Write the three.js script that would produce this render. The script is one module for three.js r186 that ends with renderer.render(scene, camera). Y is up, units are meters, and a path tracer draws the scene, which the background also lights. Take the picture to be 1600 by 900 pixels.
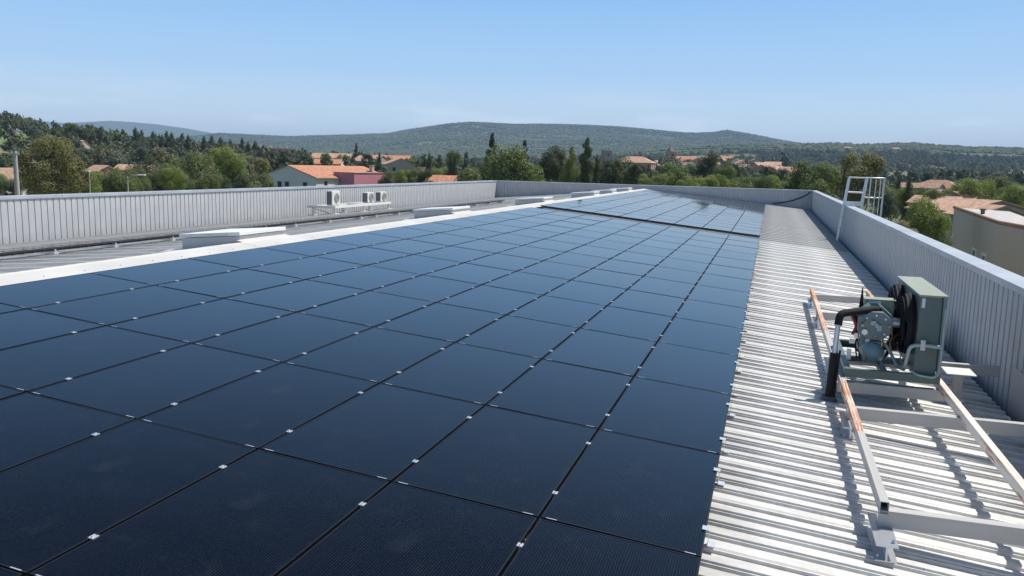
import * as THREE from 'three';
import { mergeGeometries } from 'three/addons/utils/BufferGeometryUtils.js';
import { RoundedBoxGeometry } from 'three/addons/geometries/RoundedBoxGeometry.js';

// ---------------------------------------------------------------- camera, sky, sun, exposure
const scene = new THREE.Scene();
const EYE = 10;                                   // eye height above the ground around the building
const FPX = 1302.4;                               // focal length in photograph pixels (1600 x 900)
const R = Math.PI / 180;
const camera = new THREE.PerspectiveCamera(2 * Math.atan(450 / FPX) / R, 16 / 9, 0.1, 40000);
camera.position.set(0, EYE, 0);
camera.rotation.order = 'YXZ';
camera.rotation.set(-8.339 * R, 16.971 * R, 1.297 * R);
camera.updateMatrixWorld(true);
scene.add(camera);

// value noise for the sky's wisps and the materials
const hash = (x, y, s) => { let h = Math.imul(x, 374761393) + Math.imul(y, 668265263) + Math.imul(s, 982451653); h = Math.imul(h ^ (h >>> 13), 1274126177); return ((h ^ (h >>> 16)) >>> 0) / 4294967296; };
function vnoise(x, y, per, s = 0) {                // value noise, tileable with period per
  const xi = Math.floor(x), yi = Math.floor(y), fx = x - xi, fy = y - yi, m = v => per ? ((v % per) + per) % per : v;
  const u = fx * fx * (3 - 2 * fx), v = fy * fy * (3 - 2 * fy);
  const a = hash(m(xi), m(yi), s), b = hash(m(xi + 1), m(yi), s), c = hash(m(xi), m(yi + 1), s), d = hash(m(xi + 1), m(yi + 1), s);
  return a + (b - a) * u + (c - a) * v + (a - b - c + d) * u * v;
}
function fbm(x, y, per, oct = 4, s = 0) { let t = 0, a = .5, n = 0; for (let i = 0; i < oct; i++) { t += a * vnoise(x, y, per, s + i); n += a; a *= .5; x *= 2; y *= 2; per *= 2; } return t / n; }
const SUN = new THREE.Vector3(0.44, 1, -0.38).normalize();
{
  const W = 1536, H = 768, data = new Float32Array(W * H * 4);
  const stops = [[-90, .16, .17, .15], [-4, .85, .92, .94], [0, 1.02, 1.06, 1.04], [2.2, .73, .87, .955], [6, .42, .65, .90], [11, .255, .495, .845], [18, .165, .345, .63], [30, .058, .132, .29], [50, .034, .080, .19], [90, .026, .063, .15]];
  for (let j = 0; j < H; j++) for (let i = 0; i < W; i++) {
    const el = ((j + .5) / H - .5) * 180, th = ((i + .5) / W - .5) * 2 * Math.PI;
    let k = 0; while (k < stops.length - 2 && el > stops[k + 1][0]) k++;
    const t = Math.min(1, Math.max(0, (el - stops[k][0]) / (stops[k + 1][0] - stops[k][0])));
    const ce = Math.cos(el * R), d = ce * Math.cos(th) * SUN.x + Math.sin(el * R) * SUN.y + ce * Math.sin(th) * SUN.z;
    const glow = el > 0 ? .16 * Math.pow(Math.max(0, d), 4) + .25 * Math.pow(Math.max(0, d), 24) : 0;
    const o = (j * W + i) * 4;
    let wisp = 0; if (el > 0 && el < 8) { const n = fbm(i * 64 / W, el * 1.9, 64, 4, 301), band = Math.exp(-(((el - 2.6) / 1.6) ** 2)); wisp = Math.max(0, n - .52) * .55 * band; }
    for (let c = 0; c < 3; c++) data[o + c] = wisp * [1, .9, .75][c] + stops[k][c + 1] * (1 - t) + stops[k + 1][c + 1] * t + glow * [1, .97, .9][c];
    data[o + 3] = 1;
  }
  const sky = new THREE.DataTexture(data, W, H, THREE.RGBAFormat, THREE.FloatType);
  sky.mapping = THREE.EquirectangularReflectionMapping;
  sky.magFilter = sky.minFilter = THREE.LinearFilter; sky.wrapS = THREE.RepeatWrapping; sky.needsUpdate = true;
  scene.background = sky; scene.environment = sky;
}
const sun = new THREE.DirectionalLight(new THREE.Color(1, .955, .88), 4.9);
sun.position.copy(SUN).multiplyScalar(200).add(new THREE.Vector3(-10, 0, -35));
sun.target.position.set(-10, 0, -35);
sun.castShadow = true; sun.shadow.mapSize.set(4096, 4096);
Object.assign(sun.shadow.camera, { left: -120, right: 120, top: 120, bottom: -120, near: 1, far: 500 });
scene.add(sun, sun.target);
scene.fog = new THREE.FogExp2(new THREE.Color(.46, .66, .98), 0.000135);

const renderer = new THREE.WebGLRenderer({ antialias: true });
renderer.toneMapping = THREE.LinearToneMapping;
renderer.toneMappingExposure = 1.15;
renderer.shadowMap.enabled = true;

// ---------------------------------------------------------------- helpers
function rng(seed) { let a = seed >>> 0; return () => { a = (a + 0x6D2B79F5) | 0; let t = Math.imul(a ^ (a >>> 15), 1 | a); t = (t + Math.imul(t ^ (t >>> 7), 61 | t)) ^ t; return ((t ^ (t >>> 14)) >>> 0) / 4294967296; }; }
const rnd = rng(7);
function tex(w, h, fn, srgb = true) {
  const d = new Uint8Array(w * h * 4);
  for (let j = 0; j < h; j++) for (let i = 0; i < w; i++) { const c = fn(i / w, j / h, i, j), o = (j * w + i) * 4; for (let k = 0; k < 3; k++) d[o + k] = Math.max(0, Math.min(255, Math.round(c[k]))); d[o + 3] = 255; }
  const t = new THREE.DataTexture(d, w, h); t.wrapS = t.wrapT = THREE.RepeatWrapping; t.magFilter = THREE.LinearFilter; t.minFilter = THREE.LinearMipmapLinearFilter; t.generateMipmaps = true;
  if (srgb) t.colorSpace = THREE.SRGBColorSpace; t.needsUpdate = true; return t;
}
const lin = (r, g, b) => new THREE.Color().setRGB(r, g, b);
const std = (color, roughness = .8, metalness = 0, extra = {}) => new THREE.MeshStandardMaterial({ color, roughness, metalness, side: THREE.DoubleSide, ...extra });
const taken = {};
function numbered(n) { const k = taken[n] = (taken[n] ?? -1) + 1; return k ? `${n}_${String(k).padStart(3, '0')}` : n; }
function shadows(o) { o.traverse(m => { if (m.isMesh) { m.castShadow = true; m.receiveShadow = true; } }); return o; }
function thing(name, label, category, pos = [0, 0, 0], turn = 0, group) {
  const o = new THREE.Group(); o.name = numbered(name); o.position.set(...pos); o.rotation.y = turn;
  o.userData = { label, category }; if (group) o.userData.group = group; scene.add(o); return o;
}
function part(name, geo, mat, parent, label) {
  const m = new THREE.Mesh(Array.isArray(geo) ? (geo.length > 1 ? mergeGeometries(geo.map(g => g.index ? g.toNonIndexed() : g)) : geo[0]) : geo, mat);
  m.name = name; m.castShadow = m.receiveShadow = true; if (label) m.userData.label = label; parent.add(m); return m;
}
function struct(name, geo, mat) { const m = part(name, geo, mat, scene); m.userData.kind = 'structure'; return m; }
// clone of a thing with its parts, under its own number and label
function copy(src, base, label, pos, turn = 0) { const c = src.clone(); c.name = numbered(base); c.userData = { ...src.userData, label }; if (pos) c.position.set(...pos); c.rotation.y = turn; scene.add(c); return c; }
const box = (w, h, d, x = 0, y = 0, z = 0) => new THREE.BoxGeometry(w, h, d).translate(x, y, z);
const rbox = (w, h, d, x = 0, y = 0, z = 0, r = .01) => new RoundedBoxGeometry(w, h, d, 2, r).translate(x, y, z);
const box2 = (x0, x1, y0, y1, z0, z1) => box(Math.abs(x1 - x0), Math.abs(y1 - y0), Math.abs(z1 - z0), (x0 + x1) / 2, (y0 + y1) / 2, (z0 + z1) / 2);
function tube(pts, r, seg = 10, n = 24, curved = false) {
  const v = pts.map(p => new THREE.Vector3(...p));
  let c; if (curved) c = new THREE.CatmullRomCurve3(v, false, 'catmullrom', .5);
  else { c = new THREE.CurvePath(); for (let i = 0; i < v.length - 1; i++) c.add(new THREE.LineCurve3(v[i], v[i + 1])); }
  return new THREE.TubeGeometry(c, n, r, seg);
}
function bentTube(pts, r, bend, seg = 12) {        // straight runs joined by round elbows
  const v = pts.map(p => new THREE.Vector3(...p)), c = new THREE.CurvePath(); let last = v[0];
  for (let i = 1; i < v.length - 1; i++) {
    const a = v[i].clone().add(v[i - 1].clone().sub(v[i]).setLength(bend)), b = v[i].clone().add(v[i + 1].clone().sub(v[i]).setLength(bend));
    c.add(new THREE.LineCurve3(last, a)); c.add(new THREE.QuadraticBezierCurve3(a, v[i], b)); last = b;
  }
  c.add(new THREE.LineCurve3(last, v[v.length - 1]));
  return new THREE.TubeGeometry(c, 18 * v.length, r, seg);
}
function cyl(r0, r1, h, x, y, z, axis = 'y', seg = 20) { const g = new THREE.CylinderGeometry(r1, r0, h, seg); if (axis === 'x') g.rotateZ(-Math.PI / 2); if (axis === 'z') g.rotateX(Math.PI / 2); return g.translate(x, y, z); }
// free quads, flat shaded, uv in metres
class Soup {
  constructor() { this.p = []; this.u = []; }
  quad(a, b, c, d, ua = [0, 0], ub = [1, 0], uc = [1, 1], ud = [0, 1]) { this.p.push(...a, ...b, ...c, ...a, ...c, ...d); this.u.push(...ua, ...ub, ...uc, ...ua, ...uc, ...ud); return this; }
  tri(a, b, c) { this.p.push(...a, ...b, ...c); this.u.push(0, 0, 1, 0, 0, 1); return this; }
  geo() { const g = new THREE.BufferGeometry(); g.setAttribute('position', new THREE.Float32BufferAttribute(this.p, 3)); g.setAttribute('uv', new THREE.Float32BufferAttribute(this.u, 2)); g.computeVertexNormals(); return g; }
}
// sheet metal: profile [[s, h], ...] pushed from point A to point B; s runs along sDir, h along hDir
function profileSheet(profile, A, B, sDir, hDir) {
  const S = new Soup(), at = (P, [s, h]) => [P[0] + sDir[0] * s + hDir[0] * h, P[1] + sDir[1] * s + hDir[1] * h, P[2] + sDir[2] * s + hDir[2] * h];
  const L = Math.hypot(B[0] - A[0], B[1] - A[1], B[2] - A[2]);
  for (let i = 0; i < profile.length - 1; i++) S.quad(at(A, profile[i]), at(B, profile[i]), at(B, profile[i + 1]), at(A, profile[i + 1]), [0, profile[i][0]], [L, profile[i][0]], [L, profile[i + 1][0]], [0, profile[i + 1][0]]);
  return S.geo();
}
const dirOf = (px, py) => new THREE.Vector3((px - 800) / FPX, -(py - 450) / FPX, -1).applyQuaternion(camera.quaternion);
function at(px, py, dist) { const d = dirOf(px, py), s = dist / Math.hypot(d.x, d.z); return new THREE.Vector3(d.x * s, EYE + d.y * s, d.z * s); }

// ---------------------------------------------------------------- materials
const grimeTex = tex(512, 512, (u, v) => { const n = fbm(u * 6, v * 24, 6, 4, 3), f = vnoise(u * 128, v * 128, 128, 9), w = fbm(u * 3, v * 3, 3, 4, 44), k = 230 + (n - .5) * 44 + (f - .5) * 14 - (f > .988 ? 70 : 0) - Math.max(0, w - .6) * 120; return [k, k * .996, k * .985]; });
grimeTex.repeat.set(.25, .25);
const oldTex = tex(256, 256, (u, v) => { const n = fbm(u * 5, v * 5, 5, 5, 31), k = 228 + (n - .5) * 26; return [k, k, k * 1.01]; });
oldTex.repeat.set(.4, .4);
const M = {
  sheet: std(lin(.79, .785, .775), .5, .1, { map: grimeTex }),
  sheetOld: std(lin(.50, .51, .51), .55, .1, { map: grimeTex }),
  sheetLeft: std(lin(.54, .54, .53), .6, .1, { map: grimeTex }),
  clad: std(lin(.61, .62, .62), .7, 0, { map: oldTex }),
  cap: std(lin(.60, .64, .67), .4, .2, { map: oldTex }),
  white: std(lin(.74, .72, .67), .5, 0, { map: oldTex }),
  whitePlain: std(lin(.72, .71, .68), .45),
  steelWhite: std(lin(.60, .585, .55), .55, 0, { map: oldTex }),
  galv: std(lin(.55, .57, .6), .35, .7),
  alu: std(lin(.72, .74, .77), .35, .6),
  black: std(lin(.006, .006, .007), .8),
  rubber: std(lin(.010, .010, .011), .85),
  frame: std(lin(.012, .012, .014), .35, .3),
  green: std(lin(.14, .20, .175), .42, 0, { map: oldTex }),
  greenLight: std(lin(.40, .44, .34), .5, 0, { map: oldTex }),
  tank: std(lin(.22, .34, .36), .35, 0),
  castGreen: std(lin(.17, .245, .24), .45, 0),
  copper: std(lin(.34, .42, .42), .4, .2),
  red: std(lin(.35, .03, .02), .5),
  gutter: std(lin(.10, .105, .11), .7),
  dark: std(lin(.02, .02, .022), .7),
  concrete: std(lin(.42, .40, .36), .9),
  glass: std(lin(.02, .025, .03), .1),
  acWhite: std(lin(.70, .69, .64), .5),
  acGrille: std(lin(.34, .33, .30), .6),
  poly: std(lin(.74, .755, .75), .4),
};
{ // rail paint: off-white flaking to rust along the top
  const rust = (u, v, amt) => { const n = fbm(u * 8, v * 4, 4, 5, 51), m = fbm(u * 32, v * 16, 16, 3, 77), k = n * .75 + m * .25 > 1 - amt; const g = fbm(u * 64, v * 32, 32, 2, 5); return k ? [158 + g * 40, 104 + g * 38, 74 + g * 30] : [214 + g * 16, 208 + g * 16, 198 + g * 14]; };
  M.rust = std(0xffffff, .75, 0, { map: tex(512, 256, (u, v) => rust(u, v, .53)) });
  M.rustLight = std(0xffffff, .7, 0, { map: tex(512, 256, (u, v) => rust(u, v, .40)) });
}

// ---------------------------------------------------------------- terrain
const camAz = 16.971 * R;
const pxOf = (x, z) => { const d = Math.atan2(-x, -z) - camAz; let a = Math.atan2(Math.sin(d), Math.cos(d)); if (Math.abs(a) > 1.3) return a > 0 ? -9999 : 9999; return 800 - FPX * Math.tan(a) / Math.cos(8.339 * R); };
const lerpTab = (tab, x) => { if (x <= tab[0][0]) return tab[0][1]; for (let i = 1; i < tab.length; i++) if (x <= tab[i][0]) { let t = (x - tab[i - 1][0]) / (tab[i][0] - tab[i - 1][0]); return tab[i - 1][1] + (tab[i][1] - tab[i - 1][1]) * t; } return tab[tab.length - 1][1]; };
const crest = (tab, Rk, sub = 0) => [[-3000, 40], ...tab.map(([px, py]) => [px, at(px, py, Rk).y - sub]), [4000, 40]];
const ridges = [
  { R: 8200, W: 2400, W2: 2400, C: crest([[-900, 195], [-300, 186], [45, 188], [100, 193], [170, 190], [240, 195], [290, 201], [330, 208], [420, 226], [700, 240], [1100, 255], [1900, 268]], 8200) },
  { R: 4200, W: 1500, W2: 1500, C: crest([[-600, 222], [200, 222], [310, 211], [340, 208], [400, 211], [450, 213], [520, 211], [600, 208], [640, 201], [700, 193], [760, 192], [800, 194], [860, 194], [900, 195], [960, 198], [1020, 204], [1080, 209], [1110, 208], [1128, 205], [1150, 208], [1185, 214], [1215, 220], [1300, 232], [1500, 250], [2000, 262]], 4200, 6) },
  { R: 2100, W: 800, W2: 900, C: crest([[400, 245], [800, 242], [960, 236], [1040, 229], [1090, 226], [1150, 223], [1230, 222], [1300, 221], [1340, 223], [1400, 221], [1440, 222], [1500, 227], [1560, 228], [1600, 229], [1800, 226], [2200, 230]], 2100, 7) },
  { R: 600, W: 240, W2: 260, C: [[-3000, 0], [820, 2], [940, 8], [1030, 11.5], [1150, 12.5], [1230, 10], [1330, 3], [3000, 0]] },
  { R: 460, W: 190, W2: 260, C: [[-3000, 20], [-300, 26], [0, 22], [60, 19], [100, 17], [200, 14], [300, 12], [400, 9.5], [520, 7], [700, 5], [900, 4.5], [1100, 4], [1400, 1], [3000, 1]] },
];
function ground(x, z) {
  const r = Math.hypot(x, z); if (r < 100) return 0;
  const px = pxOf(x, z);
  let h = 12 * Math.min(1, Math.max(0, (r - 150) / 1400));
  for (const k of ridges) {
    const d = r - k.R, s = d < 0 ? Math.exp(-((d / k.W) ** 2)) : Math.exp(-((d / k.W2) ** 2));
    h = Math.max(h, lerpTab(k.C, px) * s * (1 - .20 * (r > 600 ? (fbm(x / 420 + 50, z / 420 + 50, 4096, 3, 4) - .35) * (1 - Math.exp(-((d / (k.W * .35)) ** 2))) * 2 : 0)));
  }
  return h * Math.min(1, (r - 100) / 120);
}
// fields seen between the woods: [px from, px to, r from, r to, colour]
const fields = [[560, 660, 1500, 2100, [.16, .20, .07]], [1170, 1230, 620, 900, [.09, .17, .04]], [1490, 1640, 700, 900, [.13, .20, .05]], [1270, 1420, 760, 980, [.16, .20, .08]], [1060, 1180, 1250, 1420, [.14, .19, .08]], [1390, 1640, 1080, 1180, [.20, .20, .10]], [0, 48, 330, 400, [.10, .16, .035]], [1120, 1240, 1600, 1680, [.2, .2, .1]]];
const fieldAt = (px, r) => fields.find(f => px > f[0] && px < f[1] && r > f[2] && r < f[3]);
{
  const az = [], rr = [0, 30, 60, 100];
  for (let a = -180; a < 180;) { az.push(a); a += (a > -40 && a < 40) ? .25 : 4; } az.push(180);
  for (let r = 120; r < 17000; r *= 1.045) rr.push(r);
  const P = [], C = [], I = [], n = az.length;
  for (const r of rr) for (const a of az) {
    const t = camAz - a * R, x = -Math.sin(t) * r, z = -Math.cos(t) * r;
    P.push(x, ground(x, z) - (r < 1 ? .02 : 0), z);
    const f = fieldAt(pxOf(x, z), r), q = fbm(x / 60 + 500, z / 60 + 500, 4096, 4, 12);
    let c = r > 1300 ? [.06 + q * .03, .085 + q * .035, .034 + q * .012] : q > .52 ? [.20, .18, .095] : [.085, .105, .04];
    if (f) c = f[4].map(v => v * (.8 + .4 * q));
    C.push(...c);
  }
  for (let j = 0; j < rr.length - 1; j++) for (let i = 0; i < n - 1; i++) { const a = j * n + i; I.push(a, a + 1, a + n, a + 1, a + n + 1, a + n); }
  const g = new THREE.BufferGeometry(); g.setAttribute('position', new THREE.Float32BufferAttribute(P, 3)); g.setAttribute('color', new THREE.Float32BufferAttribute(C, 3)); g.setIndex(I); g.computeVertexNormals();
  const nn = g.attributes.normal; let up = 0; for (let i = 0; i < nn.count; i++) up += nn.getY(i); if (up < 0) { I.reverse(); g.setIndex(I); g.computeVertexNormals(); }
  struct('ground', g, std(0xffffff, 1, 0, { vertexColors: true }));
}

// ---------------------------------------------------------------- warehouse building we stand on
const Y = v => EYE + v;                            // heights below are given relative to the eye
const RX = 3.21, LX = -23.3, FZ = -71, NZ = 4, RIDGE = -9.6;
const roofR = x => Y(-2.632 - (x + .25) * .097), roofL = x => roofR(RIDGE) + (x - RIDGE) * .0806;
const capY = x => Y(-1.40 + (RX - x) / (RX - LX) * .075);
const hall = thing('warehouse_building', 'long flat warehouse with grey ribbed parapets and pale corrugated metal roof', 'building');
{
  const P4 = .2335;
  const prof = [];
  for (let k = 0; k < 4; k++) {
    const s = k * P4, lap = k === 3;
    prof.push([s, 0], [s + .085, 0], ...(lap ? [[s + .100, -.012], [s + .106, -.015]] : [[s + .0875, -.016], [s + .103, -.0165]]), [s + .109, -.040], [s + .218, -.041]);
  }
  prof.push([4 * P4, 0]);
  const W = 4 * P4;                               // profile runs towards the viewer (+z)
  const e1 = 3.02, e2 = -22.95;
  const gR = profileSheet(prof, [RIDGE + .02, roofR(RIDGE + .02), 0], [e1, roofR(e1), 0], [0, 0, 1], [0, 1, 0]);
  const gL = profileSheet(prof, [RIDGE - .02, roofL(RIDGE - .02), 0], [e2, roofL(e2), 0], [0, 0, 1], [0, 1, 0]);
  const roof = new THREE.Group(); roof.name = 'roof'; hall.add(roof);
  for (let z = FZ; z < NZ - W; z += W) {
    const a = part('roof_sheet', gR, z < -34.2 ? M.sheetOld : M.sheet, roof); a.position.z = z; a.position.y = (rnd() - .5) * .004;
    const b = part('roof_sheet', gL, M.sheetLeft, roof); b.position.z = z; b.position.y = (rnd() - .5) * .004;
  }
  // gutters along both eaves
  part('gutter', [box2(3.0, RX, Y(-3.16), Y(-3.13), FZ, NZ), box2(2.97, 2.99, Y(-3.15), Y(-3.0), FZ, NZ)], M.gutter, roof);
  part('gutter', [box2(LX, -22.9, Y(-3.06), Y(-3.03), FZ, NZ), box2(-22.93, -22.91, Y(-3.05), Y(-2.87), FZ, NZ)], M.gutter, roof);
  // ridge flashing in lengths of three metres
  const rg = profileSheet([[0, 0], [.03, .035], [.47, .085], [.50, .10], [.53, .085], [.97, .03], [1, 0]], [-9.24, Y(-1.685), 0], [-9.24, Y(-1.685), 2.994], [-1, 0, 0], [0, 1, 0]);
  for (let z = FZ + 3.2; z < NZ - 3; z += 3) { const f = part('ridge_flashing', rg, M.white, roof); f.position.z = z; f.position.y = (rnd() - .5) * .003; }
  { const sc = new THREE.CylinderGeometry(.012, .012, .012, 8); for (let z = FZ + 4; z < NZ - 3; z += .7) { if (z < -40) continue; const s1 = part('screw', sc, M.galv, roof); s1.position.set(-9.36 - (rnd() * .04), Y(-1.633), z); } }
  // parapet: outer wall, ribbed inner cladding sheets and cap lengths
  const T = .26;
  part('outer_wall', box2(RX + .02, RX + T, 0, Y(-1.46), FZ - T, NZ + T), M.clad, hall);
  part('outer_wall', box2(LX - T, LX - .02, 0, Y(-1.40), FZ - T, NZ + T), M.clad, hall);
  part('outer_wall', box2(LX - .02, RX + .02, 0, Y(-1.46), FZ - T, FZ - .04), M.clad, hall);
  part('outer_wall', box2(LX - .02, RX + .02, 0, Y(-1.46), NZ + .04, NZ + T), M.clad, hall);
  const CP = .2575, wp = [];
  for (let k = 0; k < 4; k++) { const s = k * CP; wp.push([s, 0], [s + .194, 0], [s + .197, -.045], [s + .2545, -.045]); }
  wp.push([4 * CP, 0]);
  const CW = 4 * CP;
  const cl = (A, B, sd, hd) => profileSheet(wp, A, B, sd, hd);
  const gr = cl([RX, Y(-3.13), 0], [RX, Y(-1.45), 0], [0, 0, 1], [-1, 0, 0]);
  const gl = cl([LX, Y(-3.03), 0], [LX, Y(-1.38), 0], [0, 0, 1], [1, 0, 0]);
  const gf = cl([0, Y(-3.0), FZ], [0, Y(-1.42), FZ], [1, 0, 0], [0, 0, 1]);
  for (let z = FZ; z < NZ - CW; z += CW) { part('cladding_sheet', gr, M.clad, hall).position.set(-.0, 0, z); part('cladding_sheet', gl, M.clad, hall).position.set(0, 0, z); }
  for (let x = LX; x < RX - .1; x += CW) { const w = part('cladding_sheet', gf, M.clad, hall); w.position.x = Math.min(x, RX - CW); if (x > RX - CW) w.position.z = -.004; }
  part('flat_upstand', box2(RX - .008, RX - .002, Y(-3.12), Y(-2.46), -12.25, NZ - .1), M.clad, hall);
  const capR = profileSheet([[0, 0], [0, .095], [.33, .105], [.33, 0]], [RX - .035, capY(RX) - .1, 0], [RX - .035, capY(RX) - .1, 3.990], [1, 0, 0], [0, 1, 0]);
  const capL = profileSheet([[0, 0], [0, .095], [.33, .105], [.33, 0]], [LX + .035, capY(LX) - .1, 0], [LX + .035, capY(LX) - .1, 3.990], [-1, 0, 0], [0, 1, 0]);
  for (let z = FZ + .0; z < NZ; z += 4) { const a = part('parapet_cap', capR, M.cap, hall); a.position.set((rnd() - .5) * .004, (rnd() - .5) * .006, z); const b = part('parapet_cap', capL, M.cap, hall); b.position.set((rnd() - .5) * .004, (rnd() - .5) * .006, z); }
  const xs = []; for (let i = 0; i <= 7; i++) xs.push(LX + .035 + (RX - LX - .07) * i / 7);
  for (let i = 0; i < 7; i++) part('parapet_cap', profileSheet([[0, 0], [0, .095], [.33, .105], [.33, 0]], [xs[i] + .003, capY(xs[i]) - .098, FZ + .035], [xs[i + 1] - .003, capY(xs[i + 1]) - .098, FZ + .035], [0, 0, -1], [0, 1, 0]), M.cap, hall);
}

// ---------------------------------------------------------------- solar panels
const cellTex = [0, 1, 2].map(s => tex(1024, 1024, (u, v, i, j) => {
  const Zz = v * 2.085, half = Zz % .0945;
  const dust = fbm(u * 5, v * 9, 64, 5, 90 + s * 20), spot = Math.max(0, fbm(u * 7 + 3, v * 12, 64, 3, 140 + s * 9) - .66);
  let k = [1.5, 2.5, 7].map(c => c + (dust - .4) * 6 + spot * 60);
  if (i % 17 === 8) { const m = .55 + .45 * hash(i >> 2, j >> 3, 17 + s); k = k.map((c, q) => c + [84, 89, 102][q] * m); }
  if (half < .0022) k = k.map(c => c * .8);
  if (i % 170 === 0) k = k.map(c => c * .55);
  return k;
}));
const PV = cellTex.map((map, k) => new THREE.MeshPhysicalMaterial({ map, roughness: .045 + .012 * k, metalness: 0, ior: 1.38 + .03 * k, side: THREE.DoubleSide }));
{
  const PA = 1.123 * Math.cos(.0968), PB = 2.1016, X0 = -.268, Z0 = 5.305, SL = Math.atan(.097);
  const w = 1.101, l = 2.081, t = .035, fw = .012;
  const frameG = mergeGeometries([box(w, t, fw, 0, -t / 2, l / 2 - fw / 2), box(w, t, fw, 0, -t / 2, -l / 2 + fw / 2), box(fw, t, l - 2 * fw, w / 2 - fw / 2, -t / 2, 0), box(fw, t, l - 2 * fw, -w / 2 + fw / 2, -t / 2, 0)]);
  const gw = w - 2 * fw, gl = l - 2 * fw;
  const glassG = new THREE.PlaneGeometry(gw, gl).rotateX(-Math.PI / 2).translate(0, -.002, 0);
  const backG = box(gw, .004, gl, 0, -.012, 0);
  const clampG = mergeGeometries([box(.052, .006, .034, 0, .004, .021), box(.020, .006, .036, -.016, .004, -.014), box(.020, .006, .036, .016, .004, -.014), box(.016, .04, .05, 0, -.019, 0), new THREE.CylinderGeometry(.009, .009, .01, 8).translate(0, .010, .016)].map(g => g.toNonIndexed()));
  clampG.scale(.72, 1, .72);
  const endG = mergeGeometries([box(.05, .006, .07, -.005, .004, 0), box(.006, .11, .07, .023, -.05, 0), box(.055, .006, .085, .05, -.105, 0)].map(g => g.toNonIndexed()));
  const dashG = box(.075, .0012, .009);
  const ord = ['first', 'second', 'third', 'fourth', 'fifth', 'sixth', 'seventh', 'eighth', 'ninth', 'tenth', 'eleventh', 'twelfth', 'thirteenth', 'fourteenth', 'fifteenth', 'sixteenth'];
  const pr = rng(21);
  function panel(c, zNear, lift, label, first) {
    const x = X0 - (c + .5) * PA, z = -(zNear + PB / 2);
    const o = thing('solar_panel', label, 'solar panel', [x, Y(-2.512 - (x + .25) * .097) + lift, z], 0, 'solar panels laid in rows on the roof');
    o.rotation.set((pr() - .5) * .005, 0, -SL + (pr() - .5) * .005);
    part('frame', frameG, M.frame, o); part('glass', glassG, PV[Math.floor(pr() * 3)], o); part('back_sheet', backG, M.black, o);
    for (const f of [.21, .79]) {
      const m = part(c ? 'clamp' : 'end_clamp', c ? clampG : endG, M.alu, o); m.position.set(w / 2 + (c ? (PA / Math.cos(SL) - w) / 2 : 0), c ? .001 : .002, l / 2 - f * l + (pr() - .5) * .05);
    }
    for (const s of [-1, 1]) part('corner_mark', dashG, M.alu, o).position.set(s * (w / 2 - .075), .0008, l / 2 - .006);
  }
  for (let r = -2; r < 13; r++) for (let c = 0; c < 8; c++)
    panel(c, Z0 + r * PB, 0, `black solar panel, ${ord[12 - r]} row before the black tray, ${ord[c]} column from roof strip`);
  for (let r = 0; r < 16; r++) for (let c = 0; c < 8; c++)
    panel(c, 33.98 + r * PB, .03, `black solar panel, ${ord[r]} row beyond the black tray, ${ord[c]} column from roof strip`);
  // black cable tray across the roof between both arrays
  const o = thing('cable_tray', 'long black cable tray crossing the roof between the two solar arrays', 'cable tray', [-4.65, Y(-2.512 + 4.4 * .097) + .0, -33.78]);
  o.rotation.z = -SL;
  part('lid', box(8.75, .008, .10, 0, -.014, 0), M.black, o); part('side', box(8.75, .065, .008, 0, -.050, .045), M.black, o); part('side', box(8.75, .065, .008, 0, -.050, -.045), M.black, o); part('edge_flashing', box(8.75, .085, .006, 0, -.080, .075), M.white, o);
}

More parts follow.
